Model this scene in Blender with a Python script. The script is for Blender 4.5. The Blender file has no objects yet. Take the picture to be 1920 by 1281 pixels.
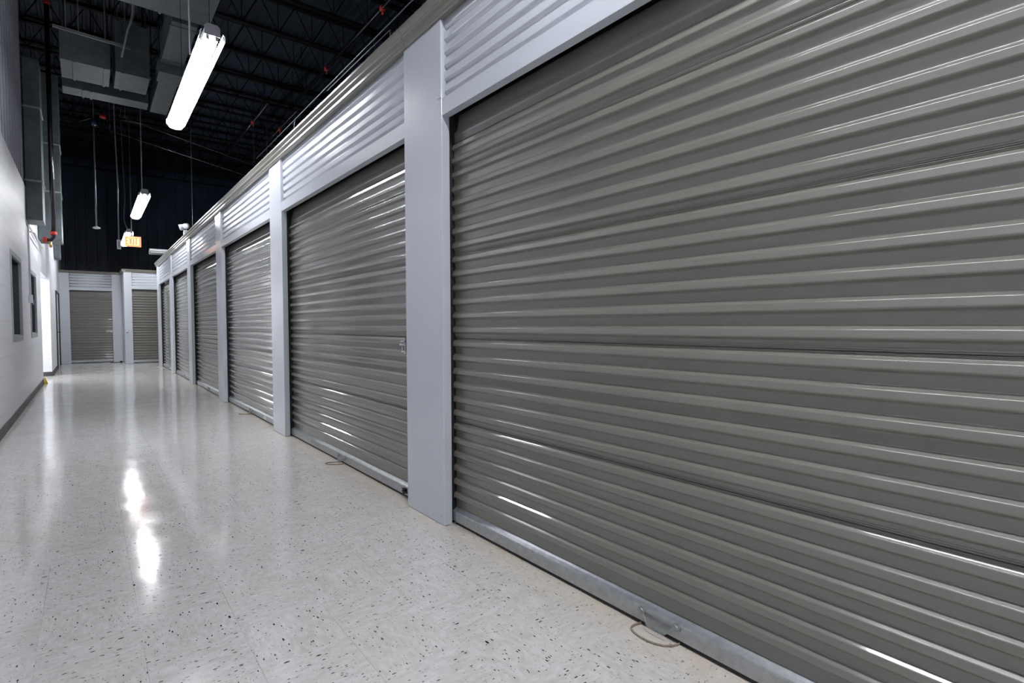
import bpy, math, random
from mathutils import Matrix, Vector

C = bpy.context.scene.collection
PI = math.pi
random.seed(4)

# ------------------------------------------------------------------ camera, world, exposure
EYE = 1.17
YAW, PIT, ROL, FPX = .6704, .0319, -.0039, 1000.0
fw = Vector((math.sin(YAW) * math.cos(PIT), math.cos(YAW) * math.cos(PIT), -math.sin(PIT)))
r0 = Vector((math.cos(YAW), -math.sin(YAW), 0))
u0 = r0.cross(fw)
rr = math.cos(ROL) * r0 + math.sin(ROL) * u0
uu = -math.sin(ROL) * r0 + math.cos(ROL) * u0
cd = bpy.data.cameras.new('camera')
cam = bpy.data.objects.new('camera', cd)
C.objects.link(cam)
cd.sensor_width = 36
cd.lens = FPX / 1920 * 36
cd.clip_start = .02
M = Matrix.Identity(4)
for i in range(3):
    M[i][0], M[i][1], M[i][2] = rr[i], uu[i], -fw[i]
M[2][3] = EYE
cam.matrix_world = M
bpy.context.scene.camera = cam
sc = bpy.context.scene
sc.view_settings.view_transform = 'Standard'
sc.view_settings.look = 'None'
sc.view_settings.gamma = 1
sc.view_settings.use_curve_mapping = False
sc.view_settings.exposure = 0.0
w = bpy.data.worlds.new('world')
sc.world = w
w.use_nodes = True
w.node_tree.nodes['Background'].inputs[0].default_value = (.4, .55, .9, 1)
w.node_tree.nodes['Background'].inputs[1].default_value = 0.0
TUBE = 205.0          # radiance of the fluorescent tubes
LCOL = (.955, .97, 1.0, 1)

# ------------------------------------------------------------------ materials
def nt(name):
    m = bpy.data.materials.new(name)
    m.use_nodes = True
    t = m.node_tree
    return m, t, t.nodes['Principled BSDF']

def N(t, kind, **kw):
    n = t.nodes.new(kind)
    for k, v in kw.items():
        setattr(n, k, v)
    return n

def L(t, a, b):
    t.links.new(a, b)

def setv(sock, v):
    sock.default_value = v

def math_node(t, op, a, b=None, c=None):
    n = N(t, 'ShaderNodeMath', operation=op)
    for i, v in enumerate((a, b, c)):
        if v is None:
            continue
        if isinstance(v, (int, float)):
            n.inputs[i].default_value = v
        else:
            L(t, v, n.inputs[i])
    return n.outputs[0]

def noise(t, vec, scale, detail=2, rough=.5):
    n = N(t, 'ShaderNodeTexNoise')
    n.inputs['Scale'].default_value = scale
    n.inputs['Detail'].default_value = detail
    n.inputs['Roughness'].default_value = rough
    if vec is not None:
        L(t, vec, n.inputs['Vector'])
    return n.outputs['Fac']

def ramp(t, fac, a, b, ca=(0, 0, 0, 1), cb=(1, 1, 1, 1)):
    r = N(t, 'ShaderNodeValToRGB')
    r.color_ramp.elements[0].position = a
    r.color_ramp.elements[1].position = b
    r.color_ramp.elements[0].color = ca
    r.color_ramp.elements[1].color = cb
    L(t, fac, r.inputs[0])
    return r.outputs[0]

def mixc(t, fac, a, b, mode='MIX'):
    n = N(t, 'ShaderNodeMix', data_type='RGBA', blend_type=mode)
    if isinstance(fac, (int, float)):
        n.inputs[0].default_value = fac
    else:
        L(t, fac, n.inputs[0])
    for i, v in ((6, a), (7, b)):
        if isinstance(v, tuple):
            n.inputs[i].default_value = v
        else:
            L(t, v, n.inputs[i])
    return n.outputs[2]

def mapping(t, vec, sc_):
    n = N(t, 'ShaderNodeMapping')
    n.inputs['Scale'].default_value = sc_
    L(t, vec, n.inputs['Vector'])
    return n.outputs[0]

def bump(t, h, strength, dist, bs):
    b = N(t, 'ShaderNodeBump')
    b.inputs['Strength'].default_value = strength
    b.inputs['Distance'].default_value = dist
    L(t, h, b.inputs['Height'])
    L(t, b.outputs[0], bs.inputs['Normal'])

def simple(name, col, rough=.5, metal=0, spec=.5, vary=.06, nscale=3, coat=0, wav=0, wavscale=(1, 1, 1)):
    m, t, b = nt(name)
    co = N(t, 'ShaderNodeTexCoord').outputs['Object']
    n = noise(t, co, nscale, 3)
    dark = tuple(c * (1 - vary) for c in col) + (1,)
    lite = tuple(min(1, c * (1 + vary)) for c in col) + (1,)
    L(t, ramp(t, n, .35, .65, dark, lite), b.inputs['Base Color'])
    b.inputs['Roughness'].default_value = rough
    b.inputs['Metallic'].default_value = metal
    b.inputs['Specular IOR Level'].default_value = spec
    if coat:
        b.inputs['Coat Weight'].default_value = coat
        b.inputs['Coat Roughness'].default_value = .08
    if wav:
        v = mapping(t, co, wavscale)
        bump(t, noise(t, v, 3, 2), wav, .01, b)
    return m

MT = {}
MT['door'] = simple('taupe_door_paint', (.168, .162, .141), .36, 0, .5, .03, 2, coat=1.0)
MT['white'] = simple('white_steel_paint', (.60, .63, .685), .28, 0, .5, .02, 1.5, coat=.3, wav=.10, wavscale=(1, 1, .35))
MT['bar'] = simple('galvanised_bar', (.42, .44, .46), .38, .75, .5, .10, 30)
MT['bolt'] = simple('dull_steel', (.34, .36, .36), .42, .6, .5, .15, 60)
MT['dark'] = simple('black_guide', (.012, .012, .012), .6)
MT['cap'] = simple('cap_trim_taupe', (.20, .19, .165), .32, 0, .5, .03, 2, coat=.4)
MT['rope'] = simple('brown_rope', (.30, .24, .18), .9, vary=.2, nscale=90)
MT['silver'] = simple('zinc_latch', (.62, .62, .62), .3, .8, .5, .08, 40)
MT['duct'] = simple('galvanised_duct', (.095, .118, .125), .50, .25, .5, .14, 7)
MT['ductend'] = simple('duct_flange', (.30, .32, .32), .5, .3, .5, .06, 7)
MT['black'] = simple('black_pipe', (.012, .012, .016), .25, 0, .5, .1, 6)
MT['red'] = simple('red_coupling', (.50, .028, .02), .4, 0, .5, .15, 40)
MT['brass'] = simple('brass_valve', (.62, .42, .16), .35, .8, .5, .15, 40)
MT['joist'] = simple('black_joist_paint', (.0025, .0025, .003), .6, 0, .2)
MT['conduit'] = simple('galvanised_conduit', (.22, .23, .25), .45, .4, .5, .06, 20)
MT['wconduit'] = simple('painted_white_conduit', (.72, .73, .75), .5)
MT['fixture'] = simple('fixture_white', (.75, .77, .80), .4)
MT['fixgrey'] = simple('fixture_end_grey', (.42, .42, .46), .5)
MT['socket'] = simple('lamp_socket_grey', (.20, .20, .19), .6)
MT['wire'] = simple('white_guard_wire', (.8, .8, .82), .35)
MT['base'] = simple('dark_cove_base', (.045, .045, .043), .45, vary=.15)
MT['siding'] = simple('grey_metal_siding', (.34, .35, .40), .35, .2, .5, .05, 2)
MT['navy'] = simple('dark_blue_siding', (.022, .048, .085), .42, 0, .4, .15, 1.2)
MT['deck'] = simple('dark_roof_deck', (.016, .024, .038), .55, 0, .35, .1, 2)
MT['wframe'] = simple('grey_window_frame', (.33, .34, .37), .45)
MT['glass'] = simple('dark_window_glass', (.016, .021, .024), .10, 0, .35, .1, 2)
MT['glass'].node_tree.nodes['Principled BSDF'].inputs['IOR'].default_value = 1.12
MT['jamb'] = simple('slate_window_jamb', (.055, .065, .072), .5, 0, .3)
MT['doorleaf'] = simple('white_door_leaf', (.70, .71, .74), .45)
MT['yellow'] = simple('yellow_plastic', (.85, .60, .02), .4)
MT['sticker'] = simple('white_sticker', (.78, .78, .76), .6)
MT['plainwall'] = simple('plain_white_wall', (.84, .84, .85), .6)
MT['lensglass'] = simple('clear_lamp_lens', (.55, .58, .62), .12, .3)

def emis(name, col, s):
    m, t, b = nt(name)
    b.inputs['Base Color'].default_value = col
    b.inputs['Emission Color'].default_value = col
    b.inputs['Emission Strength'].default_value = s
    return m
MT['tube'] = emis('lit_fluorescent_tube', LCOL, TUBE)
MT['exitpanel'] = emis('lit_exit_panel', (1.0, .50, .20, 1), .85)
MT['exitletter'] = emis('lit_exit_letters', (.75, .10, .01, 1), .45)
MT['exitframe'] = emis('exit_sign_edge', (.95, .22, .08, 1), .6)

def floor_mat():
    m, t, b = nt('speckled_vinyl_tile')
    pos = N(t, 'ShaderNodeNewGeometry').outputs['Position']
    sep = N(t, 'ShaderNodeSeparateXYZ'); L(t, pos, sep.inputs[0])
    S = .3035
    gx = math_node(t, 'DIVIDE', math_node(t, 'SUBTRACT', sep.outputs[0], .13), S)
    gy = math_node(t, 'DIVIDE', math_node(t, 'SUBTRACT', sep.outputs[1], 1.625), S)
    ix = math_node(t, 'FLOOR', gx); iy = math_node(t, 'FLOOR', gy)
    par = math_node(t, 'ABSOLUTE', math_node(t, 'MODULO', math_node(t, 'ADD', ix, iy), 2))
    idv = N(t, 'ShaderNodeCombineXYZ'); L(t, ix, idv.inputs[0]); L(t, iy, idv.inputs[1])
    wn = N(t, 'ShaderNodeTexWhiteNoise', noise_dimensions='3D'); L(t, idv.outputs[0], wn.inputs[0])
    off = N(t, 'ShaderNodeVectorMath', operation='MULTIPLY_ADD')
    L(t, wn.outputs['Color'], off.inputs[0]); off.inputs[1].default_value = (7, 7, 7); L(t, pos, off.inputs[2])
    va = mapping(t, off.outputs[0], (1, .38, 1)); vb = mapping(t, off.outputs[0], (.38, 1, 1))
    mv = N(t, 'ShaderNodeMix', data_type='VECTOR'); L(t, par, mv.inputs[0]); L(t, va, mv.inputs[4]); L(t, vb, mv.inputs[5])
    v = mv.outputs[1]
    # mottled streaky base
    n1 = noise(t, v, 60, 3, .6); n2 = noise(t, v, 16, 2)
    col = ramp(t, n1, .30, .70, (.57, .555, .53, 1), (.79, .785, .77, 1))
    col = mixc(t, .35, col, ramp(t, n2, .3, .7, (.60, .585, .56, 1), (.77, .765, .76, 1)))
    # dark specks, three sizes
    def specks(scale, thr, rnd, colr, c):
        vo = N(t, 'ShaderNodeTexVoronoi', feature='F1'); vo.inputs['Scale'].default_value = scale
        L(t, v, vo.inputs['Vector'])
        sp = N(t, 'ShaderNodeSeparateColor'); L(t, vo.outputs['Color'], sp.inputs[0])
        r = math_node(t, 'MULTIPLY', math_node(t, 'POWER', sp.outputs[0], rnd), thr)
        f = math_node(t, 'LESS_THAN', vo.outputs['Distance'], r)
        return mixc(t, f, c, colr)
    col = specks(170, .36, 3, (.42, .40, .37, 1), col)
    col = specks(105, .36, 6, (.10, .095, .10, 1), col)
    col = specks(140, .36, 9, (.03, .03, .04, 1), col)
    col = specks(52, .24, 11, (.015, .015, .025, 1), col)
    # tile joints: thin, partly filled with dirt
    fx = math_node(t, 'ABSOLUTE', math_node(t, 'SUBTRACT', math_node(t, 'FRACT', gx), .5))
    fy = math_node(t, 'ABSOLUTE', math_node(t, 'SUBTRACT', math_node(t, 'FRACT', gy), .5))
    nj = noise(t, pos, 2.2, 2)
    jx = math_node(t, 'MULTIPLY', math_node(t, 'GREATER_THAN', fx, .4965), ramp(t, nj, .38, .62))
    jy = math_node(t, 'MULTIPLY', math_node(t, 'GREATER_THAN', fy, .4970), ramp(t, nj, .50, .70))
    jj = math_node(t, 'MULTIPLY', math_node(t, 'MAXIMUM', jx, jy), .55)
    col = mixc(t, jj, col, (.22, .17, .13, 1))
    # worn tan patches and the dirty strip along the thresholds
    nd = noise(t, pos, 1.7, 4, .6)
    wear = math_node(t, 'MULTIPLY', ramp(t, nd, .52, .74), .38)
    col = mixc(t, wear, col, (.62, .54, .45, 1))
    edge = N(t, 'ShaderNodeMapRange'); L(t, sep.outputs[0], edge.inputs[0])
    edge.inputs[1].default_value = 1.42; edge.inputs[2].default_value = 1.64
    ed = math_node(t, 'MULTIPLY', math_node(t, 'MULTIPLY', edge.outputs[0], noise(t, pos, 9, 4)), .9)
    col = mixc(t, ed, col, (.62, .50, .36, 1))
    L(t, col, b.inputs['Base Color'])
    rn = noise(t, pos, 3.0, 3)
    mr = N(t, 'ShaderNodeMapRange'); L(t, rn, mr.inputs[0])
    mr.inputs[1].default_value = .3; mr.inputs[2].default_value = .7
    mr.inputs[3].default_value = .08; mr.inputs[4].default_value = .15
    L(t, mr.outputs[0], b.inputs['Roughness'])
    b.inputs['Specular IOR Level'].default_value = .5
    hsum = math_node(t, 'ADD', math_node(t, 'MULTIPLY', noise(t, pos, 2.6, 1), 1.0), math_node(t, 'MULTIPLY', noise(t, pos, 22, 2), .07))
    bump(t, hsum, .30, .012, b)
    return m
MT['floor'] = floor_mat()

def block_mat():
    m, t, b = nt('painted_block')
    pos = N(t, 'ShaderNodeNewGeometry').outputs['Position']
    sep = N(t, 'ShaderNodeSeparateXYZ'); L(t, pos, sep.inputs[0])
    zc = math_node(t, 'DIVIDE', math_node(t, 'SUBTRACT', sep.outputs[2], .01), .2032)
    row = math_node(t, 'MODULO', math_node(t, 'FLOOR', zc), 2)
    yc = math_node(t, 'ADD', math_node(t, 'DIVIDE', math_node(t, 'ADD', sep.outputs[1], 40), .4064), math_node(t, 'MULTIPLY', row, .5))
    fz = math_node(t, 'ABSOLUTE', math_node(t, 'SUBTRACT', math_node(t, 'FRACT', zc), .5))
    fy = math_node(t, 'ABSOLUTE', math_node(t, 'SUBTRACT', math_node(t, 'FRACT', yc), .5))
    j = math_node(t, 'MAXIMUM', ramp(t, fz, .475, .492), ramp(t, fy, .487, .496))
    col = mixc(t, math_node(t, 'MULTIPLY', j, .55), (.74, .745, .79, 1), (.55, .55, .60, 1))
    sm = noise(t, mapping(t, pos, (1, 2.5, .8)), 2.5, 4, .6)
    col = mixc(t, math_node(t, 'MULTIPLY', ramp(t, sm, .62, .8), .25), col, (.55, .53, .52, 1))
    L(t, col, b.inputs['Base Color'])
    b.inputs['Roughness'].default_value = .42
    h = math_node(t, 'ADD', math_node(t, 'MULTIPLY', j, -1), math_node(t, 'MULTIPLY', noise(t, pos, 60, 2), .15))
    bump(t, h, .35, .004, b)
    return m
MT['block'] = block_mat()

# ------------------------------------------------------------------ mesh helpers
class MB:
    def __init__(s):
        s.v = []; s.f = []
    def add(s, vs, fs):
        o = len(s.v); s.v += [tuple(p) for p in vs]; s.f += [tuple(i + o for i in f) for f in fs]; return s
    def box(s, x0, x1, y0, y1, z0, z1):
        return s.add([(x0, y0, z0), (x1, y0, z0), (x1, y1, z0), (x0, y1, z0), (x0, y0, z1), (x1, y0, z1), (x1, y1, z1), (x0, y1, z1)],
                     [(0, 3, 2, 1), (4, 5, 6, 7), (0, 1, 5, 4), (1, 2, 6, 5), (2, 3, 7, 6), (3, 0, 4, 7)])
    def prism(s, prof, a, b, axis='x', closed=True):
        """profile of (p,q) pairs pushed along an axis from a to b; p,q are the other two axes in order"""
        n = len(prof)
        def P(c, p, q):
            return {'x': (c, p, q), 'y': (p, c, q), 'z': (p, q, c)}[axis]
        vs = [P(a, *p) for p in prof] + [P(b, *p) for p in prof]
        fs = [(i, i + 1, n + i + 1, n + i) for i in range(n - 1)]
        if closed:
            fs += [(n - 1, 0, n, 2 * n - 1), tuple(range(n - 1, -1, -1)), tuple(range(n, 2 * n))]
        return s.add(vs, fs)
    def tube(s, pts, r, k=8, cap=True, closed=False):
        pts = [Vector(p) for p in pts]; n = len(pts); vs = []; fs = []
        up = None
        for i, p in enumerate(pts):
            a = pts[i - 1] if (i > 0 or closed) else p; c = pts[(i + 1) % n] if (i < n - 1 or closed) else p
            d = (c - a).normalized()
            if up is None:
                up = d.orthogonal().normalized()
            up = (up - d * up.dot(d))
            up = up.normalized() if up.length > 1e-6 else d.orthogonal().normalized()
            sd = d.cross(up)
            rad = r[i] if isinstance(r, (list, tuple)) else r
            for j in range(k):
                an = 2 * PI * j / k
                vs.append(p + (up * math.cos(an) + sd * math.sin(an)) * rad)
        m = n if closed else n - 1
        for i in range(m):
            for j in range(k):
                a = i * k + j; b_ = i * k + (j + 1) % k; c = ((i + 1) % n) * k + (j + 1) % k; d = ((i + 1) % n) * k + j
                fs.append((a, b_, c, d))
        if cap and not closed:
            fs.append(tuple(range(k - 1, -1, -1))); fs.append(tuple((n - 1) * k + j for j in range(k)))
        return s.add(vs, fs)
    def build(s, name, mat, parent=None, smooth=False, bevel=0, wn=False, loc=None):
        me = bpy.data.meshes.new(name)
        me.from_pydata(s.v, [], s.f); me.update()
        me.materials.append(MT[mat])
        if smooth:
            me.polygons.foreach_set('use_smooth', [True] * len(me.polygons))
        o = bpy.data.objects.new(name, me); C.objects.link(o)
        if bevel:
            b = o.modifiers.new('bevel', 'BEVEL'); b.width = bevel; b.segments = 2; b.limit_method = 'ANGLE'
            b.angle_limit = math.radians(40)
        if wn:
            b = o.modifiers.new('weighted', 'WEIGHTED_NORMAL'); b.keep_sharp = True
        if parent:
            o.parent = parent
        if loc:
            o.location = loc
        return o

def tag(o, label, cat, group=None):
    o['label'] = label; o['category'] = cat
    if group:
        o['group'] = group
    return o

def thing(name, label, cat, loc=(0, 0, 0), rz=0, group=None):
    o = bpy.data.objects.new(name, None); C.objects.link(o)
    o.empty_display_size = .1
    o.location = loc; o.rotation_euler = (0, 0, rz)
    return tag(o, label, cat, group)

def dup(root, loc, label, rz=None, group=None):
    def cp(o, par):
        c = o.copy(); C.objects.link(c)
        if par:
            c.parent = par
        for ch in [x for x in kids.get(o.name, [])]:
            cp(ch, c)
        return c
    kids = {}
    for x in list(C.objects):
        if x.parent:
            kids.setdefault(x.parent.name, []).append(x)
    r = cp(root, None)
    r.location = loc; r['label'] = label
    if rz is not None:
        r.rotation_euler = (0, 0, rz)
    if group:
        r['group'] = group
    return r

def struct(o):
    o['kind'] = 'structure'
    return o

# ------------------------------------------------------------------ measured layout
XF = 1.59            # front of the white columns
Z0 = .002
REV = .053           # return depth of columns and headers
ZH = 2.355           # underside of headers
ZT = 2.89            # top of columns / underside of cap
COL0 = [2.64, 5.845, 9.06, 12.20, 15.30, 18.28]     # near edges of the columns
CW = [.455, .455, .44, .43, .42, .45]
XL = -.7525
YEND = 18.73
YR, YA = 20.4, 21.6  # fronts of the two end units
DK = 7.3             # roof deck

# ------------------------------------------------------------------ shell
struct(MB().box(-5, 9, -7, 26, -.1, 0).build('floor', 'floor'))
# corrugated roof deck, ribs along the hall
prof = []
x = -5.0
while x < 9.0:
    prof += [(x, DK), (x + .10, DK), (x + .115, DK - .045), (x + .155, DK - .045), (x + .17, DK)]
    x += .17
prof += [(9.0, DK), (9.0, DK + .15), (-5.0, DK + .15)]
struct(MB().prism(prof, -7, 26, 'y').build('ceiling', 'deck'))

def ribbed(x_, y0, y1, z0, z1, pitch, d, w_, side=1, axis='y'):
    """vertical-rib siding in the plane x = x_ (or y = x_), ribs standing out by d towards side"""
    pr = []
    y = y0
    while y < y1 - 1e-6:
        e = min(y + pitch, y1)
        pr += [(x_, y), (x_, e - w_), (x_ + side * d, e - w_ + .012), (x_ + side * d, e - .012), (x_, e)]
        y = e
    pr += [(x_ - side * .06, y1), (x_ - side * .06, y0)]
    if axis == 'x':
        pr = [(b_, a_) for a_, b_ in pr]
    return MB().prism(pr, z0, z1, 'z')

# left block wall with two window openings and the side passage
W1 = (9.12, 10.42, .975, 2.14)
W2 = (11.90, 13.18, .980, 2.130)
PY0, PY1, PZ = 14.50, 16.55, 2.30
TH = .20
ZB = 3.43
m = MB()
def wbox(y0, y1, z0, z1, x=XL):
    m.box(x - TH, x, y0, y1, z0, z1)
wbox(-7, W1[0], 0, ZB); wbox(W1[0], W1[1], 0, W1[2]); wbox(W1[0], W1[1], W1[3], ZB)
wbox(W1[1], W2[0], 0, ZB); wbox(W2[0], W2[1], 0, W2[2]); wbox(W2[0], W2[1], W2[3], ZB)
wbox(W2[1], PY0, 0, ZB); wbox(PY0, PY1, PZ, ZB)
struct(m.build('wall_left', 'block'))
# beyond the passage, with two door openings
XL2 = -.70
D1 = (19.22, 20.90)
m = MB()
m.box(XL2 - TH, XL2, PY1, D1[0], 0, ZB); m.box(XL2 - TH, XL2, D1[0], D1[1], 2.12, ZB)
m.box(XL2 - TH, XL2, D1[1], 25, 0, ZB)
struct(m.build('wall_left_far', 'block'))
# side passage
m = MB(); m.box(-5, XL2 - TH, PY1, PY1 + .1, 0, 2.7)
struct(m.build('wall_passage_far', 'plainwall'))
m = MB(); m.box(-5, XL - TH, PY0 - .1, PY0, 0, 2.7)
struct(m.build('wall_passage_near', 'plainwall'))
m = MB(); m.box(-5, XL - TH, PY0, PY1, 2.6, 2.7)
struct(m.build('ceiling_passage', 'plainwall'))
m = MB(); m.box(-5.1, -5, PY0 - .1, PY1 + .1, 0, 2.7)
struct(m.build('wall_passage_end', 'plainwall'))
# upper walls
struct(ribbed(XL - .03, -7, 11.62, ZB, DK, .305, .022, .09).build('wall_left_upper', 'siding'))
struct(MB().box(-1.3, -1.22, 11.62, 25, ZB, DK).build('wall_left_upper_far', 'joist'))
struct(MB().box(-1.3, XL - TH, 11.62, 25, ZB - .03, ZB).build('trim_2', 'joist'))
struct(ribbed(25.0, -3, 9, 0, DK, .31, .03, .10, -1, 'x').build('wall_back', 'navy'))
struct(MB().box(-5, 9, -7.1, -7, 0, DK).build('wall_front', 'plainwall'))
struct(MB().box(8.9, 9, -7, 26, 0, DK).build('wall_right_outer', 'joist'))
# black shell closing the storage block behind the doors, added against light leaks
m = MB(); m.box(1.95, 2.0, -7, YEND, 0, ZT + .05); m.box(1.66, 4.5, YEND - .03, YEND, 0, ZT); m.box(1.64, 4.5, -7, YEND, ZT + .04, ZT + .06)
struct(m.build('wall_right_backing', 'dark'))
struct(MB().box(1.60, 1.68, -7, -.58, 0, ZT).build('wall_right_near', 'white'))

# baseboards
pb = lambda x0: [(x0, 0), (x0 + .02, 0), (x0 + .012, .012), (x0 + .008, .098), (x0, .102)]
struct(MB().prism(pb(XL), -7, PY0 + .0, 'y').build('baseboard_left', 'base'))
m = MB()
for a, b in ((PY1, D1[0] - .05), (D1[1] + .05, YA)):
    m.prism(pb(XL2), a, b, 'y')
m.box(-5, XL2 + .008, PY1 - .012, PY1, 0, .10)
struct(m.build('baseboard_left_far', 'base'))
struct(MB().box(-5, XL, PY0, PY0 + .01, 0, .10).build('baseboard_passage', 'base'))

# windows
def window(n, Wn):
    y0, y1, z0, z1 = Wn
    f = .07
    def ring(xa, xb, y0, y1, z0, z1, f):
        m = MB()
        for (a, b, c, d) in ((y0, y0 + f, z0, z1), (y1 - f, y1, z0, z1), (y0 + f, y1 - f, z0, z0 + f), (y0 + f, y1 - f, z1 - f, z1)):
            m.box(xa, xb, a, b, c, d)
        return m
    fr = struct(ring(XL - .02, XL + .012, y0, y1, z0, z1, f).build('window_%d' % n, 'wframe', bevel=.004))
    ring(XL - .15, XL - .0205, y0 + .02, y1 - .02, z0 + .02, z1 - .02, .045).build('jamb', 'jamb', fr)
    MB().box(XL - .12, XL - .112, y0 + f, y1 - f, z0 + f, z1 - f).build('pane', 'glass', fr)
    MB().box(XL - .112, XL - .02, y0 + f, y1 - f, z0 + f, z0 + f + .012).build('sill', 'fixgrey', fr)
    if n == 2:
        MB().box(XL - .112, XL - .08, (y0 + y1) / 2 - .02, (y0 + y1) / 2 + .02, z0 + f, z1 - f).build('mullion', 'wframe', fr)
window(1, W1); window(2, W2)

# far doors in the left wall
m = MB()
D = D1
m.box(XL2 - .1, XL2 + .030, D[0] - .035, D[0], 0, 2.15); m.box(XL2 - .1, XL2 + .030, D[1], D[1] + .035, 0, 2.15)
m.box(XL2 - .1, XL2 + .030, D[0], D[1], 2.12, 2.15)
fr = struct(m.build('door_1', 'base', bevel=.003))
for a, b, hy in ((D[0] + .003, (D[0] + D[1]) / 2 - .002, D[0] + .70), ((D[0] + D[1]) / 2 + .002, D[1] - .003, D[1] - .70)):
    MB().box(XL2 - .045, XL2 - .004, a, b, .008, 2.117).build('door_leaf', 'doorleaf', fr)
    MB().tube([(XL2 - .004, hy, 1.0), (XL2 + .05, hy, 1.0), (XL2 + .055, hy + .10, 1.0)], .010).build('door_handle', 'dark', fr, smooth=True)

# ------------------------------------------------------------------ roll-up doors
PIT_ = .0813
def arc(p0, p1, p2, r, n=4):
    """round the corner p1 between p0 and p2"""
    a = Vector(p0) - Vector(p1); b = Vector(p2) - Vector(p1)
    an = a.angle(b); t = min(r / math.tan(an / 2), a.length * .48, b.length * .48)
    s = Vector(p1) + a.normalized() * t; e = Vector(p1) + b.normalized() * t
    out = []
    for i in range(n + 1):
        q = i / n
        out.append(tuple((1 - q) ** 2 * s + 2 * q * (1 - q) * Vector(p1) + q * q * e))
    return out

def curtain_profile(ztop, lean0):
    """(depth, z) outline of the ribbed sheet, depth measured into the wall"""
    YV, D = .096, .0175
    crn = [(YV, .085)]
    rtop = 1.0830          # top of a reference rib
    k0 = -12
    for k in range(k0, 24):
        zt = rtop + k * PIT_
        if zt - .05 < .095 or zt > ztop:
            continue
        crn += [(YV - .0015, zt - .0460), (YV - D - .0012, zt - .0370), (YV - D + .0022, zt - .0125), (YV + .0012, zt)]
        if (k % 6) == 0:
            # lap of two sheets: a lip, a dark groove and two fine creases
            crn += [(YV - .0015, zt + .0035), (YV - .0045, zt + .0050), (YV - .0045, zt + .0065), (YV + .004, zt + .0072), (YV + .004, zt + .0085),
                    (YV - .002, zt + .0090), (YV - .002, zt + .0130), (YV + .001, zt + .0135), (YV + .001, zt + .0148), (YV - .001, zt + .0155),
                    (YV - .001, zt + .0195), (YV + .001, zt + .0200), (YV + .001, zt + .0210), (YV, zt + .0215)]
    crn.append((YV, ztop))
    out = [crn[0]]
    for i in range(1, len(crn) - 1):
        a, b, c = crn[i - 1], crn[i], crn[i + 1]
        big = min((Vector(a) - Vector(b)).length, (Vector(c) - Vector(b)).length) > .008
        if big:
            out += arc(a, b, c, .0075, 6)
        else:
            out.append(b)
    out.append(crn[-1])
    res = []
    for d, z in out:
        if z > lean0:
            q = (z - lean0)
            flat = max(0, 1 - q / .16)
            d = YV + (d - YV) * flat + q * q * .45
        res.append((d, z))
    return res

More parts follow.
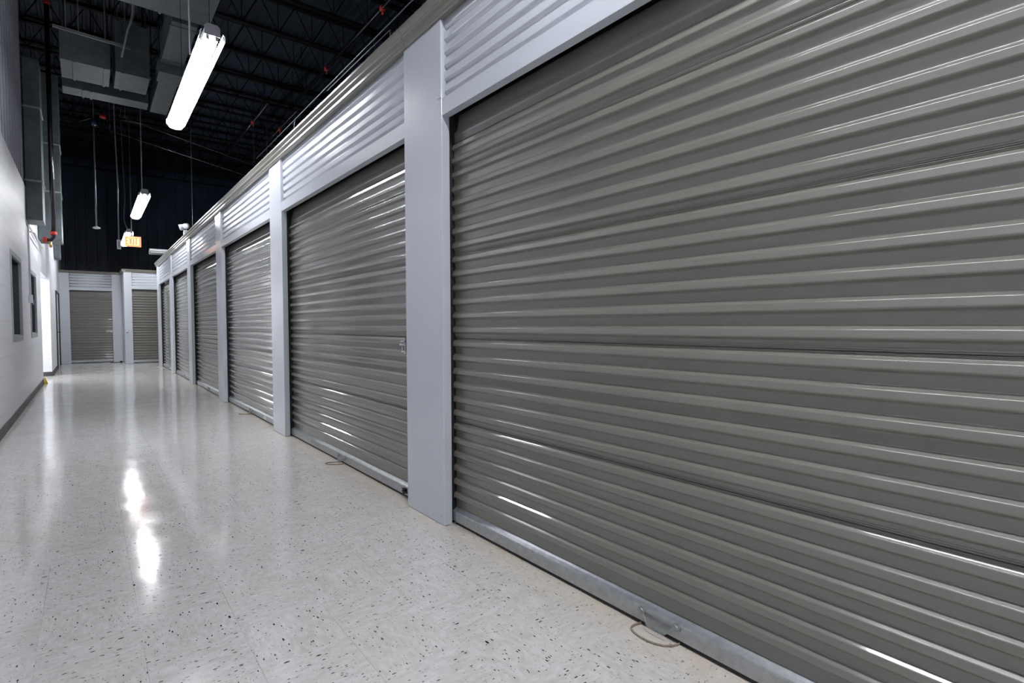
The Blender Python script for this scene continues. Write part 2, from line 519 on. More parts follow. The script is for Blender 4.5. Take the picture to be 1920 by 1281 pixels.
def roll_door(name, label, W, H, loc, rz, group, rope=None, latch=False, plate=False, sticker=False, bracket=False, hx=.055):
    t = thing(name, label, 'roll-up door', loc, rz, group)
    pr = curtain_profile(H + .03, H - .21)
    m = MB()
    n = len(pr)
    NX = 6
    xs = [-.022 + (W + .022) * i / NX for i in range(NX + 1)]
    vs = [(x_, d, z) for x_ in xs for d, z in pr]
    fs = [(i * n + j, (i + 1) * n + j, (i + 1) * n + j + 1, i * n + j + 1) for i in range(NX) for j in range(n - 1)]
    m.add(vs, fs)
    cur = m.build('curtain', 'door', t, smooth=True)
    s = cur.modifiers.new('thickness', 'SOLIDIFY'); s.thickness = .0012; s.offset = -1
    s = cur.modifiers.new('weighted', 'WEIGHTED_NORMAL'); s.weight = 100
    me = cur.data
    # galvanised bottom bar, an angle with a lip, on a black rubber seal
    bp = [(.066, .018), (.066, .070), (.069, .076), (.084, .084), (.094, .092), (.098, .092), (.098, .018)]
    MB().prism(bp, -.020, W - .004, 'x').build('bottom_bar', 'bar', t, bevel=.0012)
    MB().prism([(.073, .0015), (.073, .018), (.092, .018), (.092, .0015)], .004, W - .004, 'x').build('rubber_seal', 'dark', t)
    # guides hidden behind the columns, leaving a dark slot
    for a, b, c_, e_ in ((-.05, -.026, -.05, .0), (W + .004, W + .03, W - .0, W + .03)):
        MB().box(a, b, REV + .003, .15, 0, H + .05).box(c_, e_, .103, .15, 0, H + .05).build('guide', 'dark', t)
    MB().box(-.02, W + .02, .155, .165, H - .35, H + .08).build('drum_cover', 'dark', t)
    # lift handle: two bolt washers and a bent strap
    c = W / 2 + hx
    h = MB()
    pts = [(c - .072, .062, .058), (c - .060, .052, .046), (c - .04, .040, .033), (c, .036, .030), (c + .04, .040, .033), (c + .060, .052, .046), (c + .072, .062, .058)]
    for i in range(len(pts) - 1):
        (x0, y0, z0), (x1, y1, z1) = pts[i], pts[i + 1]
        h.add([(x0, y0, z0 - .008), (x1, y1, z1 - .008), (x1, y1, z1 + .008), (x0, y0, z0 + .008),
               (x0, y0 + .003, z0 - .008), (x1, y1 + .003, z1 - .008), (x1, y1 + .003, z1 + .008), (x0, y0 + .003, z0 + .008)],
              [(0, 1, 2, 3), (7, 6, 5, 4), (0, 4, 5, 1), (3, 2, 6, 7), (0, 3, 7, 4), (1, 5, 6, 2)])
    ho = h.build('handle', 'bolt', t, bevel=.001)
    for sx in (-.078, .078):
        b_ = MB()
        b_.tube([(c + sx, .0665, .062), (c + sx, .0600, .062)], .0165, 20)
        b_.tube([(c + sx, .0600, .062), (c + sx, .0560, .062)], [.0105, .0085], 16)
        b_.tube([(c + sx, .0560, .062), (c + sx, .0540, .062)], .005, 6)
        b_.build('bolt', 'bolt', ho, smooth=False)
    if rope:
        MB().tube(rope(c), .0036, 8).build('pull_rope', 'rope', t, smooth=True)
    if latch:
        x_ = W - .165; z_ = 1.025
        l = MB(); l.box(x_ - .045, x_ + .012, .062, .079, z_ + .028, z_ + .040); l.box(x_ - .010, x_ + .010, .072, .084, z_ - .05, z_ + .055)
        lo = l.build('latch_plate', 'silver', t, bevel=.001)
        MB().tube([(x_ - .052, .066, z_ + .012), (x_ + .03, .066, z_ + .012)], .0075, 10).tube([(x_ - .03, .066, z_ - .035), (x_ + .03, .066, z_ - .035)], .006, 10).tube([(x_ - .016, .064, z_ + .012), (x_ - .016, .064, z_ - .035)], .0045, 8).build('slide_bolt', 'silver', lo, smooth=True)
    if plate:
        x_ = W - .08; z_ = 1.0
        l = MB(); l.box(x_ - .09, x_ + .075, .072, .080, z_ - .03, z_ + .03)
        lo = l.build('latch_plate', 'silver', t, bevel=.002)
        MB().tube([(x_ - .07, .066, z_ + .006), (x_ + .08, .066, z_ + .006)], .008, 10).build('slide_bolt', 'silver', lo, smooth=True)
        MB().box(x_ - .02, x_ + .005, .060, .072, z_ - .026, z_ - .004).box(x_ - .065, x_ - .045, .060, .072, z_ - .02, z_ + .02).build('keeper', 'dark', lo)
    if sticker:
        MB().box(W - .70, W - .58, .0640, .0655, .026, .064).build('sticker', 'sticker', t)
    if bracket:
        k = MB(); k.box(W - .175, W - .14, .046, .066, .058, .066); k.box(W - .170, W - .150, .046, .066, .030, .062); k.tube([(W - .18, .05, .045), (W - .11, .05, .045)], .005, 8)
        k.build('lock_bracket', 'dark', t, bevel=.001)
    return t

def rope_a(c):     # wide flat loop lying on the floor (local x runs towards the camera, y into the wall)
    P = [(-.085, .088), (-.095, .035), (-.080, .006), (-.035, -.006), (.020, -.002), (.065, .022), (.085, .060), (.080, .088)]
    return [(c + a, b, .0045) for a, b in smooth_pts(P)]
def rope_b(c):
    P = [(-.03, .080), (-.06, .02), (-.08, -.03), (-.06, -.055), (-.02, -.045), (.02, -.01), (.045, .04), (.04, .080)]
    return [(c + a, b, .0045) for a, b in smooth_pts(P)]
def rope_c(c):
    P = [(-.01, .080), (-.05, .01), (-.10, -.05), (-.08, -.065), (-.03, -.02), (.02, .05), (.02, .080)]
    return [(c + a, b, .0045) for a, b in smooth_pts(P)]
def smooth_pts(P, n=5):
    out = []
    for i in range(len(P) - 1):
        p0 = P[max(i - 1, 0)]; p1 = P[i]; p2 = P[i + 1]; p3 = P[min(i + 2, len(P) - 1)]
        for k in range(n):
            q = k / n
            out.append(tuple(.5 * ((2 * p1[j]) + (-p0[j] + p2[j]) * q + (2 * p0[j] - 5 * p1[j] + 4 * p2[j] - p3[j]) * q * q + (-p0[j] + 3 * p1[j] - 3 * p2[j] + p3[j]) * q ** 3) for j in range(len(p1))))
    out.append(P[-1])
    return out

near = [-.12, COL0[0] + CW[0], COL0[1] + CW[1], COL0[2] + CW[2], COL0[3] + CW[3], COL0[4] + CW[4]]
dl = ['grey-brown ribbed roll-up door nearest the camera, filling the right side',
      'grey-brown roll-up door with a slide latch, beyond the nearest white column',
      'third roll-up door along the right-hand row, small white sticker on its bottom bar',
      'fourth roll-up door along the right-hand row, below the glare on the wall panel',
      'fifth roll-up door along the right-hand row, pale and narrow in the distance',
      'last and farthest roll-up door at the far end of the right-hand row']
opts = [dict(rope=rope_a), dict(rope=rope_b, latch=True, bracket=True), dict(rope=rope_c, sticker=True), {}, {}, {}]
for k in range(6):
    W = COL0[k] - near[k]
    roll_door('roll_up_door', dl[k], W, ZH, (XF, COL0[k], 0), -PI / 2, 'roll-up doors of the right-hand row', **opts[k])

# ------------------------------------------------------------------ columns, header panels, cap trim
cl = ['wide white steel column between the two nearest roll-up doors',
      'second white steel column along the right-hand row of doors',
      'third white steel column along the right row, lamp glare near its top',
      'fourth white steel column along the right-hand row, below the twin-head emergency lamp',
      'fifth white steel column, slim in the distance, between the last two doors',
      'last white steel column closing the far end of the right-hand row']
def column(x0, y0, w_, zt, label, group, face='x'):
    t = thing('steel_column', label, 'column', (x0, y0, 0), 0 if face == 'x' else PI / 2, group)
    # local: front at x=0 facing -x, runs along y for w_
    m = MB(); m.box(0, REV, 0, w_, Z0, zt)
    m.build('column_face', 'white', t, bevel=.004)
    m = MB(); m.box(-.0035, .001, -.0005, .040, ZH + .10, zt - .003)
    m.build('edge_trim', 'white', t, bevel=.001)
    m = MB()
    for yy in (.03, w_ - .03):
        m.tube([(-.003, yy, .05), (0, yy, .05)], .006, 8)
    m.build('screws', 'silver', t)
    return t
for k in range(6):
    column(XF, COL0[k], CW[k], ZT, cl[k], 'white columns of the right-hand row')

pl = ['white corrugated wall panel over the nearest roll-up door, cut by the top edge',
      'white corrugated wall panel above the second door, streaked with lamp glare',
      'white corrugated wall panel above the third roll-up door, bright glare at its far end',
      'white corrugated wall panel above the fourth door, with an orange exit-sign reflection',
      'white corrugated wall panel above the fifth roll-up door of the right-hand row',
      'farthest white corrugated wall panel, above the last door of the right-hand row']
def panel(W, loc, rz, label, group, zt=ZT, zh=ZH, ribs=6):
    t = thing('header_panel', label, 'wall panel', loc, rz, group)
    zb = zh + .095
    # flat header flashing with its return
    hp = [(0.004, zh), (0.004, zb), (.016, zb), (.016, zh + .012), (REV, zh + .012), (REV, zh)]
    MB().prism(hp, 0, W, 'x').build('header', 'white', t, bevel=.0015)
    pr = [(.020, zb - .01)]
    p = (zt - zb) / ribs
    for i in range(ribs):
        z = zb + i * p
        c = [(.020, z + p * .06), (.034, z + p * .20), (.034, z + p * .34), (.020, z + p * .50)]
        pr += c
    pr.append((.020, zt))
    out = [pr[0]]
    for i in range(1, len(pr) - 1):
        out += arc(pr[i - 1], pr[i], pr[i + 1], .008, 3)
    out.append(pr[-1])
    out += [(.05, zt), (.05, zb - .01)]
    MB().prism(out, .004, W - .004, 'x').build('corrugated_sheet', 'white', t, smooth=True, wn=True)
    return t
for k in range(6):
    panel(COL0[k] - near[k], (XF, COL0[k], 0), -PI / 2, pl[k], 'corrugated panels above the right-hand doors')
tail = column(XF, -.575, .455, ZT, 'white steel column beside the camera at the near end of the nearest door', None)

capp = [(.02, 0), (-.012, 0), (-.016, .006), (-.012, .012), (-.020, .020), (-.020, .038), (-.034, .050), (-.038, .056), (-.034, .062),
        (-.034, .070), (-.048, .086), (-.054, .092), (-.054, .108), (-.048, .114), (.05, .114), (.05, 0)]
def cap_run(p0, L_, rz, ny, z=ZT, group=None, first=0.0, labels=None):
    return None
# right-hand row: lengths of folded cap, joints where the photo shows them
def cap_trim(y0, y1, n):
    o = MB().prism([(XF + a, ZT + b) for a, b in capp], y0, y1, 'y').build('trim_%d' % n, 'cap')
    o['kind'] = 'structure'
    return o
ys = [-6.9, 3.047, 6.10, 12.6, YEND + .05]
for i in range(4):
    cap_trim(ys[i] + .004, ys[i + 1], 10 + i)
# dark joint straps
m = MB()
m.prism([(XF + a * 1.0 + .004, ZT + b * .98 + .001) for a, b in capp], ys[1] - .006, ys[1] + .008, 'y')
m.prism([(XF + a * 1.0 + .004, ZT + b * .98 + .001) for a, b in capp], ys[2] - .004, ys[2] + .006, 'y')
struct(m.build('trim_20', 'dark'))

# ------------------------------------------------------------------ end units
# left one: door X -.45 .. .61, front Y = YA ; right one stands further forward
roll_door('roll_up_door', 'narrow dark roll-up door with a silver latch in the far end wall', 1.06, 2.30, (-.452, YA, 0), 0, 'roll-up doors of the far end', plate=True)
roll_door('roll_up_door', 'dark roll-up door of the far end, half hidden behind the right-hand row', 1.35, 2.32, (1.075, YR, 0), 0, 'roll-up doors of the far end')
def end_col(x0, w_, y, label, zt=2.83, d=REV):
    t = tag(MB().box(0, w_, 0, d, Z0, zt).build('steel_column', 'white', bevel=.004, loc=(x0, y, 0)), label, 'column', 'white panels of the far end')
    return t
end_col(XL2, .248, YA, 'white steel column left of the latched far-end door')
end_col(.608, .262, YA, 'white steel column right of the latched far-end door')
end_col(.872, .203, YR, 'shiny white corner column at the bend between the two far-end doors', 2.84, YA - YR)
end_col(2.425, .45, YR, 'white steel column right of the half-hidden far-end door')
panel(1.06, (-.452, YA, 0), 0, 'white corrugated wall panel above the latched far-end door', 'corrugated panels of the far end', 2.83, 2.30, 5)
panel(1.35, (1.075, YR, 0), 0, 'white corrugated wall panel above the half-hidden far-end door', 'corrugated panels of the far end', 2.84, 2.32, 5)
struct(MB().prism([(YA + a, 2.83 + b * .7) for a, b in capp], XL2, .872 + .05, 'x').build('trim_3', 'cap'))
struct(MB().prism([(YR + a, 2.84 + b * .8) for a, b in capp], .872 - .04, 3.2, 'x').build('trim_4', 'cap'))
struct(MB().prism([(.872 + a, 2.84 + b * .8) for a, b in capp], YR - .04, YA, 'y').build('trim_5', 'cap'))
m = MB(); m.box(XL2, .87, YA + .2, YA + .25, 0, 2.8); m.box(1.0, 4.4, YR + .2, YR + .25, 0, 2.8); m.box(XL2, .872, YA + .06, 24, 2.80, 2.84); m.box(.92, 4.4, YR + .06, 24, 2.80, 2.84)
struct(m.build('wall_end', 'dark'))
struct(MB().box(2.875, 4.4, YR, YR + .1, 0, 2.84).build('wall_end_right', 'white'))
# black foot bracket on the floor by the bend and a low stop plate
t = tag(MB().box(0, .32, 0, .035, 0, .012).box(.26, .32, -.0, .16, 0, .05).build('floor_bracket', 'dark', loc=(.50, YR + .75, .0)), 'small black metal bracket on the floor by the far-end corner', 'bracket')
t = tag(MB().tube([(0, 0, 0), (0, -.05, 0)], .018, 12).tube([(0, -.05, 0), (0, -.065, 0)], .035, 14).build('corner_knob', 'silver', loc=(.93, YR, .98), smooth=True), 'round silver knob on the far-end corner column', 'knob')

# ------------------------------------------------------------------ fluorescent fixtures
LX = .88
LZ = 3.55
def fixture(label, y0, x=LX, z=LZ, rz=0, length=2.44, lit=True):
    t = thing('fluorescent_light', label, 'ceiling light', (x, y0, z), rz, 'caged fluorescent fixtures hung over the aisle')
    Ln = length
    hp = [(-.055, .11), (-.055, .155), (-.035, .175), (.035, .175), (.055, .155), (.055, .11), (.022, .098), (-.022, .098)]
    MB().prism(hp, 0, Ln, 'y').build('housing', 'fixture', t, bevel=.001)
    for a, b in ((-.012, 0), (Ln, Ln + .012)):
        e = MB()
        e.prism([(-.060, .085), (-.060, .158), (-.038, .180), (.038, .180), (.060, .158), (.060, .085)], a, b, 'y')
        e.build('end_cap', 'fixgrey', t)
    for sx in (-.034, .034):
        for yy, sgn in ((.0, 1), (Ln / 2 - .012, 1), (Ln / 2 + .0, 1), (Ln - .018, 1)):
            s = MB(); s.box(sx - .011, sx + .011, yy, yy + .014, .052, .104); s.build('socket', 'socket', t, bevel=.002)
        for ya in (.016, Ln / 2 + .016):
            tb = MB(); tb.tube([(sx, ya, .070), (sx, ya + Ln / 2 - .034, .070)], .0128, 10)
            tb.build('tube', 'tube' if lit else 'fixture', t, smooth=False)
    # wire guard: diamond mesh folded round the tubes
    sec = [(-.082, .115), (-.098, .060), (-.055, .008), (0, 0), (.055, .008), (.098, .060), (.082, .115)]
    g = MB(); R = .0011
    step = .030; n = int((Ln + .03) / step)
    for fam in (0, 1):
        for i in range(0, n + 1):
            y = -.015 + i * step
            pts = []
            for j, (a, b) in enumerate(sec):
                yy = y + (step / 2 if (j + fam) % 2 else 0)
                pts.append((a, min(yy, Ln + .02), b))
            g.tube(pts, R, 3, cap=False)
    for a, b in sec:
        g.tube([(a, -.015, b), (a, Ln + .02, b)], .0018, 4, cap=False)
    for k in range(4):   # cage ends
        f_ = 1 - k * .2
        for yy in (-.015, Ln + .02):
            g.tube([(a * 1.0, yy, .115 - (.115 - b) * f_) for a, b in sec], .0018, 4, cap=False)
    g.build('wire_guard', 'wire', t)
    top = DK - .045 - z 
    for yy in (.12, Ln - .60):
        c = MB(); c.tube([(-.03, yy, .175), (0, yy, .24), (.03, yy, .175)], .0018, 5); c.tube([(0, yy, .24), (0, yy, top)], .0022, 5)
        c.build('hanger', 'joist', t)
    return t
f1 = fixture('large caged fluorescent fixture hanging nearest the camera, at upper left', 5.20)
dup(f1, (LX - .005, 12.15, LZ), 'second caged fluorescent fixture, hanging beyond the nearest one')
dup(f1, (LX + .01, 17.35, LZ), 'caged fluorescent fixture partly behind the exit sign')
dup(f1, (LX, -.95, LZ), 'caged fluorescent fixture overhead beside the camera')
dup(f1, (LX, -6.6, LZ), 'caged fluorescent fixture in the hall behind the camera')
fixture('unlit white caged fixture seen side-on above the far end of the row', 20.05, 3.98, 3.40, PI / 2, lit=False)
dup(f1, (-1.05, 15.5, 2.36), 'caged fluorescent fixture inside the bright side passage', PI / 2 )

# ------------------------------------------------------------------ exit sign
ex = thing('exit_sign', 'lit orange EXIT sign hanging over the far aisle', 'exit sign', (.833, 15.0, 3.10), math.radians(-4))
MB().box(-.145, .145, -.012, .012, -.105, .105).build('sign_panel', 'exitpanel', ex, bevel=.002)
m = MB(); m.box(-.155, -.143, -.016, .016, -.115, .115); m.box(.118, .155, -.016, .016, -.115, .115); m.box(-.143, .118, -.016, .016, .100, .115); m.box(-.143, .118, -.016, .016, -.115, -.085)
m.build('sign_frame', 'exitframe', ex)
def letters(side):
    m = MB(); d0, d1 = (-.017, -.012)
    s = .013; x = -.132; z0_ = -.070; H = .155
    def bar(x0, x1, z0, z1): m.box(x0, x1, d0, d1, z0_ + z0, z0_ + z1)
    bar(x, x + s, 0, H); bar(x + s, x + .046, 0, s); bar(x + s, x + .040, H / 2 - s / 2, H / 2 + s / 2); bar(x + s, x + .046, H - s, H)
    x += .062
    for (a, b) in ((x, x + .046), (x + .046, x)):
        m.prism([(a, z0_), (a + s, z0_), (b + s, z0_ + H), (b, z0_ + H)], d0, d1, 'y')
    x += .076
    bar(x, x + s, 0, H)
    x += .028
    bar(x, x + .056, H - s, H); bar(x + .022, x + .035, 0, H - s)
    return m
letters(0).build('letters', 'exitletter', ex)
m = MB(); m.tube([(-.02, 0, .115), (-.02, 0, .5), (-.02, 0, DK - .045 - 3.10)], .008, 8); m.build('stem', 'conduit', ex, smooth=True)
MB().box(-.06, .02, -.02, .02, .115, .14).build('canopy', 'fixgrey', ex)

# ------------------------------------------------------------------ emergency lamp standing on the cap
em = thing('emergency_lamp', 'white emergency lamp with a round head on top of the storage wall', 'emergency light', (1.68, 13.30, ZT + .114), 0)
MB().box(-.055, .055, -.05, .05, 0, .20).build('battery_box', 'fixgrey', em, bevel=.008)
hd = MB()
hd.tube([(0, 0, .20), (0, 0, .25)], .012, 8)
hd.build('neck', 'fixgrey', em, smooth=True)
def head(cx, cy, cz, d, nm='lamp_head'):
    d = Vector(d).normalized(); c = Vector((cx, cy, cz))
    o = MB().tube([c + d * .07, c + d * .03, c - d * .02, c - d * .06, c - d * .08], [.062, .062, .055, .035, .01], 24)  .build(nm, 'fixgrey', em, smooth=True)
    MB().tube([c + d * .0705, c + d * .076], [.052, .042], 24).build('lens', 'lensglass', o, smooth=True)
head(.01, -.02, .285, (-.35, -.9, -.1))
head(-.055, .02, .275, (-.9, .1, -.3))

# ------------------------------------------------------------------ hung rods and small devices
def rod(name, label, cat, x, y, z0, z1, r=.008, mat='conduit', group=None):
    o = MB().tube([(0, 0, 0), (0, 0, z1 - z0)], r, 8).build(name, mat, None, smooth=True, loc=(x, y, z0))
    return tag(o, label, cat, group)
se = thing('smoke_detector', 'small round white detector hanging from a long thin rod', 'detector', (.146, 12.0, 2.90))
MB().tube([(0, 0, .03), (0, 0, .012), (0, 0, 0), (0, 0, -.012)], [.030, .058, .058, .03], 20).build('detector_head', 'fixture', se, smooth=True)
MB().tube([(0, 0, .03), (0, 0, 1.82)], .011, 8).build('rod', 'conduit', se, smooth=True)
MB().tube([(0, 0, 1.80), (0, 0, 1.88)], .035, 10).build('rod_clamp', 'navy', se, smooth=True)
MB().tube([(0, 0, 1.88), (0, 0, DK - .045 - 2.90)], .009, 8).build('drop_rod', 'black', se, smooth=True)
hb = thing('hanging_box', 'slim white box hanging on a rod left of the exit sign', 'junction box', (.460, 12.0, 2.56))
MB().box(-.030, .030, -.03, .03, 0, .165).build('box', 'fixture', hb, bevel=.003)
MB().box(-.012, .012, -.034, -.03, .02, .14).build('faceplate', 'fixgrey', hb)
MB().tube([(0, 0, .165), (.004, 0, 1.15), (-.02, 0, 2.4), (-.02, 0, DK - .045 - 2.56)], .009, 8).build('rod', 'conduit', hb, smooth=True)
rod('conduit', 'thin conduit dropping to the second caged fixture', 'conduit', .847, 12.28, 3.735, DK - .046, .009, group=None)
rod('conduit', 'long thin conduit dropping to the near end of the large caged fixture', 'conduit', .810, 5.9, 3.735, DK - .046, .009)
rod('conduit', 'thin conduit dropping behind the exit sign to the third caged fixture', 'conduit', .95, 17.5, 3.735, DK - .046, .010)
rod('hanger_rod', 'thin rod dropping from the roof behind the storage wall cap', 'rod', 2.30, 17.0, 3.004, DK - .046, .010)
o = MB().tube(smooth_pts([(.60, 9, DK - .046), (.58, 9, 6.2), (.574, 9, 5.60), (.556, 9, 5.36), (.508, 9, 5.19), (.47, 9, 5.0), (.43, 9, 4.80)]), [.018] * 18 + [.013] * 13, 8).build('flexible_conduit', 'ductend', smooth=True)
tag(o, 'thick pale flexible conduit dangling beside the ducts', 'conduit')
o = MB().tube(smooth_pts([(.86, 17.45, 3.73), (.79, 17.4, 4.0), (.82, 17.4, 4.6), (.79, 17.4, 5.6), (.77, 17.4, DK - .046)]), .009, 6).build('cord', 'conduit', smooth=True)
tag(o, 'slack grey cord running down to the fixture behind the exit sign', 'cord')

# ------------------------------------------------------------------ left wall conduit, switch, yellow wedge
cw = thing('wall_conduit', 'white conduit rising from a switch box on the block wall between windows', 'conduit', (XL, 11.62, 1.55))
MB().tube([(.022, 0, .12), (.022, 0, 1.24)], .014, 10).build('riser', 'wconduit', cw, smooth=True)
MB().tube([(.022, 0, 1.24), (.025, .10, 1.26), (.03, 1.2, 1.25), (.03, 2.3, 1.24)], .013, 10).tube([(.022, .05, 1.16), (.07, .3, 1.18), (.07, 2.4, 1.17)], .013, 10).build('wall_run', 'wconduit', cw, smooth=True)
MB().box(0, .05, -.05, .06, 0, .13).build('switch_box', 'fixture', cw, bevel=.004)
MB().box(.05, .062, -.02, .02, -.03, .05).build('switch_key', 'fixgrey', cw, bevel=.002)
wd = MB(); wd.add([(0, 0, 0), (.05, -.0, 0), (.05, .10, 0), (0, .10, 0), (0, 0, .13), (.012, 0, .13), (.012, .10, .13), (0, .10, .13)],
                  [(0, 3, 2, 1), (4, 5, 6, 7), (0, 1, 5, 4), (1, 2, 6, 5), (2, 3, 7, 6), (3, 0, 4, 7)])
tag(wd.build('yellow_wedge', 'yellow', bevel=.006, loc=(XL + .021, 14.36, 0)), 'small bright yellow wedge at the foot of the passage corner', 'wedge')

# ------------------------------------------------------------------ ducts
def duct(label, x0, x1, y0, y1, z0, z1, axis, joints, name='air_duct', lip=True):
    t = thing(name, label, 'duct', (x0, y0, z0))
    X, Y, Z = x1 - x0, y1 - y0, z1 - z0
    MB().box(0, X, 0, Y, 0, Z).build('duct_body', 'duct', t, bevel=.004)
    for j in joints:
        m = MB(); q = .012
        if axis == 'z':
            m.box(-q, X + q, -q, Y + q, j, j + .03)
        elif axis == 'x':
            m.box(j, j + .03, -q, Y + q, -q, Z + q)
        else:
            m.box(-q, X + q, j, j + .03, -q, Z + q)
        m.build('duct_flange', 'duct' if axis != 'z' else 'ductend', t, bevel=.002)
    if axis != 'z':
        for px, py in ((.04, .04), (X - .04, .04), (.04, Y - .04), (X - .04, Y - .04)):
            MB().tube([(px, py, Z), (px, py, DK - .045 - z0)], .007, 6).build('hanger', 'black', t, smooth=True)
    return t
# vertical drops down the left wall
duct('grey metal duct dropping down the block wall, nearest of three drops', XL + .004, -.545, 11.66, 12.25, 2.90, 5.50, 'z', [.62, 1.8])
duct('middle grey metal duct drop with side tabs, behind the black pipe', XL + .010, -.385, 14.16, 14.9, 2.90, 6.2, 'z', [.95, 1.9])
duct('farthest and lowest grey metal duct drop on the left wall', XL2 + .01, -.565, 18.9, 19.6, 3.02, 4.2, 'z', [.6])
# overhead runs
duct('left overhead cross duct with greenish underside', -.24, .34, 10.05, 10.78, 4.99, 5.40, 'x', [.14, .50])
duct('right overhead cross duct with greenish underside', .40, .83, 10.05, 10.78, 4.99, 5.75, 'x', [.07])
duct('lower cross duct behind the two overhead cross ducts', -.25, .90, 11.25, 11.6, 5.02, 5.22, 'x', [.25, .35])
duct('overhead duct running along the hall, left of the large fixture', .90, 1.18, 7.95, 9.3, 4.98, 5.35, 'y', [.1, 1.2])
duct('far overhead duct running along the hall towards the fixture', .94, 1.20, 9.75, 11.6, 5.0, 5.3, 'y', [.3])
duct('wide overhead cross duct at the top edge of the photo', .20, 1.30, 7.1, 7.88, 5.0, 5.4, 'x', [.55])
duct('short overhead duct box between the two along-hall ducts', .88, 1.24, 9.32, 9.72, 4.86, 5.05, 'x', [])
o = MB().tube([(-.30, 9.8, 5.31), (.58, 9.8, 5.27)], .014, 8).tube([(-.30, 9.82, 5.345), (.58, 9.82, 5.305)], .010, 8).build('duct_support_bar', 'ductend', smooth=True)
tag(o, 'pale straight support bar crossing in front of the overhead ducts', 'support bar')
for i, (xx, yy, zz) in enumerate([(-.16, 9.86, 5.3), (.28, 9.86, 5.3), (.52, 9.86, 5.3), (-.02, 9.9, 5.32)]):
    rod('duct_hanger', 'thin rod holding the pale support bar of the overhead ducts', 'rod', xx, yy, zz, DK - .046, .006, 'duct', 'duct hanger rods')

# black sprinkler riser
sp = thing('sprinkler_riser', 'black vertical sprinkler pipe with red couplings in front of the ducts', 'pipe', (-.47, 12.9, 2.80))
MB().tube([(0, 0, .05), (0, 0, DK - 2.9)], .036, 18).build('pipe', 'black', sp, smooth=True)
MB().tube([(0, 0, .10), (0, 0, .0), (-.04, 0, -.05), (-.10, 0, -.06)], .036, 14).build('elbow', 'black', sp, smooth=True)
def coupling(par, a, b, r=.052, nm='coupling'):
    a = Vector(a); b = Vector(b)
    return MB().tube([a, a + (b - a) * .15, a + (b - a) * .85, b], [r * .9, r, r, r * .9], 16).build(nm, 'red', par, smooth=True)
coupling(sp, (0, 0, .04), (0, 0, .10)); coupling(sp, (-.09, 0, -.06), (-.15, 0, -.06)); coupling(sp, (0, 0, 4.18), (0, 0, 4.25))
MB().tube([(-.045, 0, -.08), (-.045, 0, -.13), (-.04, 0, -.15), (-.04, 0, -.19)], [.022, .022, .03, .015], 12).build('drain_valve', 'brass', sp, smooth=True)

# roof sprinkler mains with red couplings
for i, (xx, ys_, lab) in enumerate([(3.77, [8.03, 10.57], 'dark sprinkler main under the roof right of the large fixture'), (3.95, [14.5], 'dark far sprinkler main under the roof'),
                                    (3.30, [14.43], 'dark sprinkler branch under the roof near the second red coupling')]):
    t = thing('sprinkler_main', lab, 'pipe', (xx, 0, 6.2))
    y0, y1 = (4, 12.5) if i == 0 else (13.0, 17.5)
    MB().tube([(0, y0, 0), (0, y1, 0)], .03, 10).build('pipe', 'black', t, smooth=True)
    for yc in ys_:
        coupling(t, (0, yc - .03, 0), (0, yc + .03, 0), .048)
        MB().tube([(0, yc, -.02), (0, yc, -.10)], [.012, .02], 8).build('sprinkler_head', 'red', t, smooth=True)
    MB().tube([(0, y0 + .4, 0), (0, y0 + .4, DK - .045 - 6.2)], .006, 6).tube([(0, y1 - .4, 0), (0, y1 - .4, DK - .045 - 6.2)], .006, 6).build('hanger', 'black', t)
t = thing('sprinkler_branch', 'dark sprinkler branch with a red ring above the thin rods', 'pipe', (.379, 16.19, 6.2))
coupling(t, (-.06, 0, 0), (.06, 0, -.03), .055)
MB().tube([(0, 0, 0), (1.5, 0, 0)], .03, 10).tube([(-.5, 0, -.25), (0, 0, 0)], .02, 8).build('pipe', 'black', t, smooth=True)

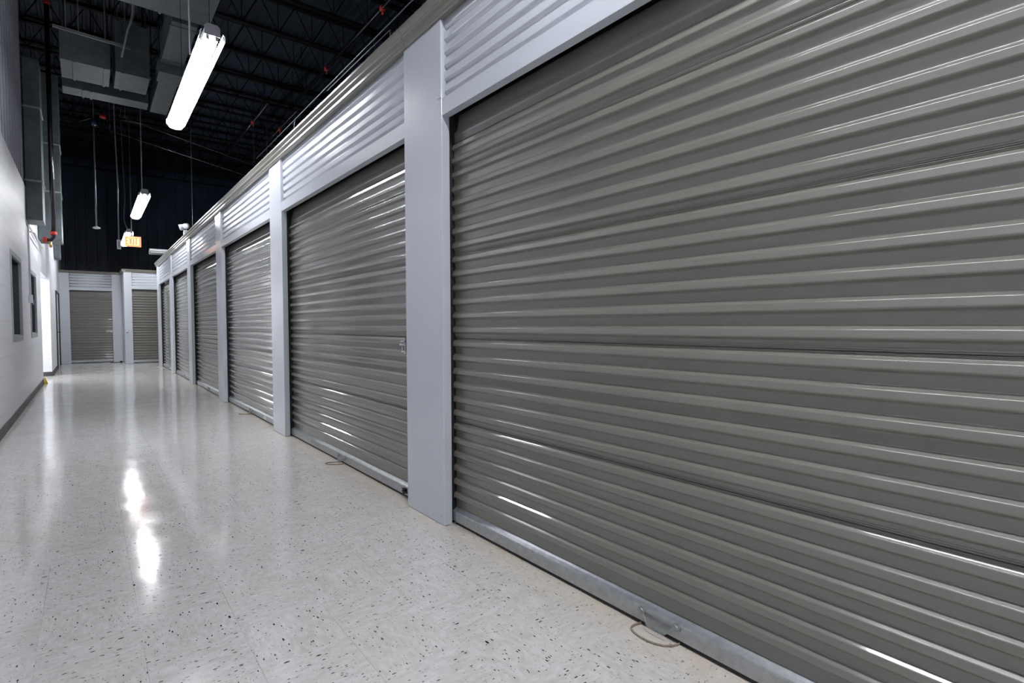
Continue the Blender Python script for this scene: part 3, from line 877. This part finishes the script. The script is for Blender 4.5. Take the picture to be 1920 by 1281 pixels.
# cable tray wire above the storage wall with short drops
o = MB().tube([(2.0, 2.6, 3.66), (2.0, 8.6, 3.64)], .006, 6).tube([(2.0, 4.12, 3.60), (2.0, 5.6, 3.61)], .005, 6).tube([(2.0, 4.12, 3.60), (2.0, 4.12, 3.02)], .005, 6).tube([(2.0, 6.70, 3.64), (2.0, 6.74, 3.60), (2.0, 6.74, 3.02)], .005, 6).build('overhead_conduit', 'conduit', smooth=True)
tag(o, 'thin bright conduit running along above the storage wall cap', 'conduit')
for k_, (a, b, lab) in enumerate((((.80, 16, 6.18), (3.71, 16.2, 5.62), 'upper pale cable strung across under the roof'), ((.487, 15.6, 5.70), (3.9, 15.6, 5.05), 'lower pale cable strung across under the roof'))):
    tag(MB().tube([a, b], .008, 6).tube([a, (a[0], a[1], DK - .046)], .004, 5).tube([b, (b[0], b[1], DK - .046)], .004, 5).build('strung_cable', 'conduit', smooth=True), lab, 'cable')

# ------------------------------------------------------------------ roof joists
def joist(x0, x1, zt, h):
    t = thing('roof_joist', 'black open-web steel roof joist crossing under the dark roof deck', 'joist', (0, 0, zt), 0, 'open-web roof joists')
    m = MB()
    m.box(x0, x1, -.05, -.005, -.045, 0); m.box(x0, x1, .005, .05, -.045, 0)
    m.build('top_chord', 'joist', t)
    m = MB()
    m.box(x0, x1, -.045, -.005, -h, -h + .04); m.box(x0, x1, .005, .045, -h, -h + .04)
    m.build('bottom_chord', 'joist', t)
    m = MB(); n = int((x1 - x0) / .6)
    for i in range(n):
        a = x0 + i * (x1 - x0) / n; b = x0 + (i + 1) * (x1 - x0) / n; c = (a + b) / 2
        m.tube([(a, 0, -.02), (c, 0, -h + .02)], .011, 5, cap=False); m.tube([(c, 0, -h + .02), (b, 0, -.02)], .011, 5, cap=False)
        m.tube([(c, 0, -h + .02), (c, 0, -.02)], .008, 5, cap=False)
    m.build('web', 'joist', t)
    return t
j0 = joist(-4.9, 8.85, DK - .045, .62)
j0.location.y = 4.8
for i in range(1, 17):
    dup(j0, (0, 4.8 + 1.18 * i, DK - .045), 'black open-web steel roof joist crossing under the dark roof deck')
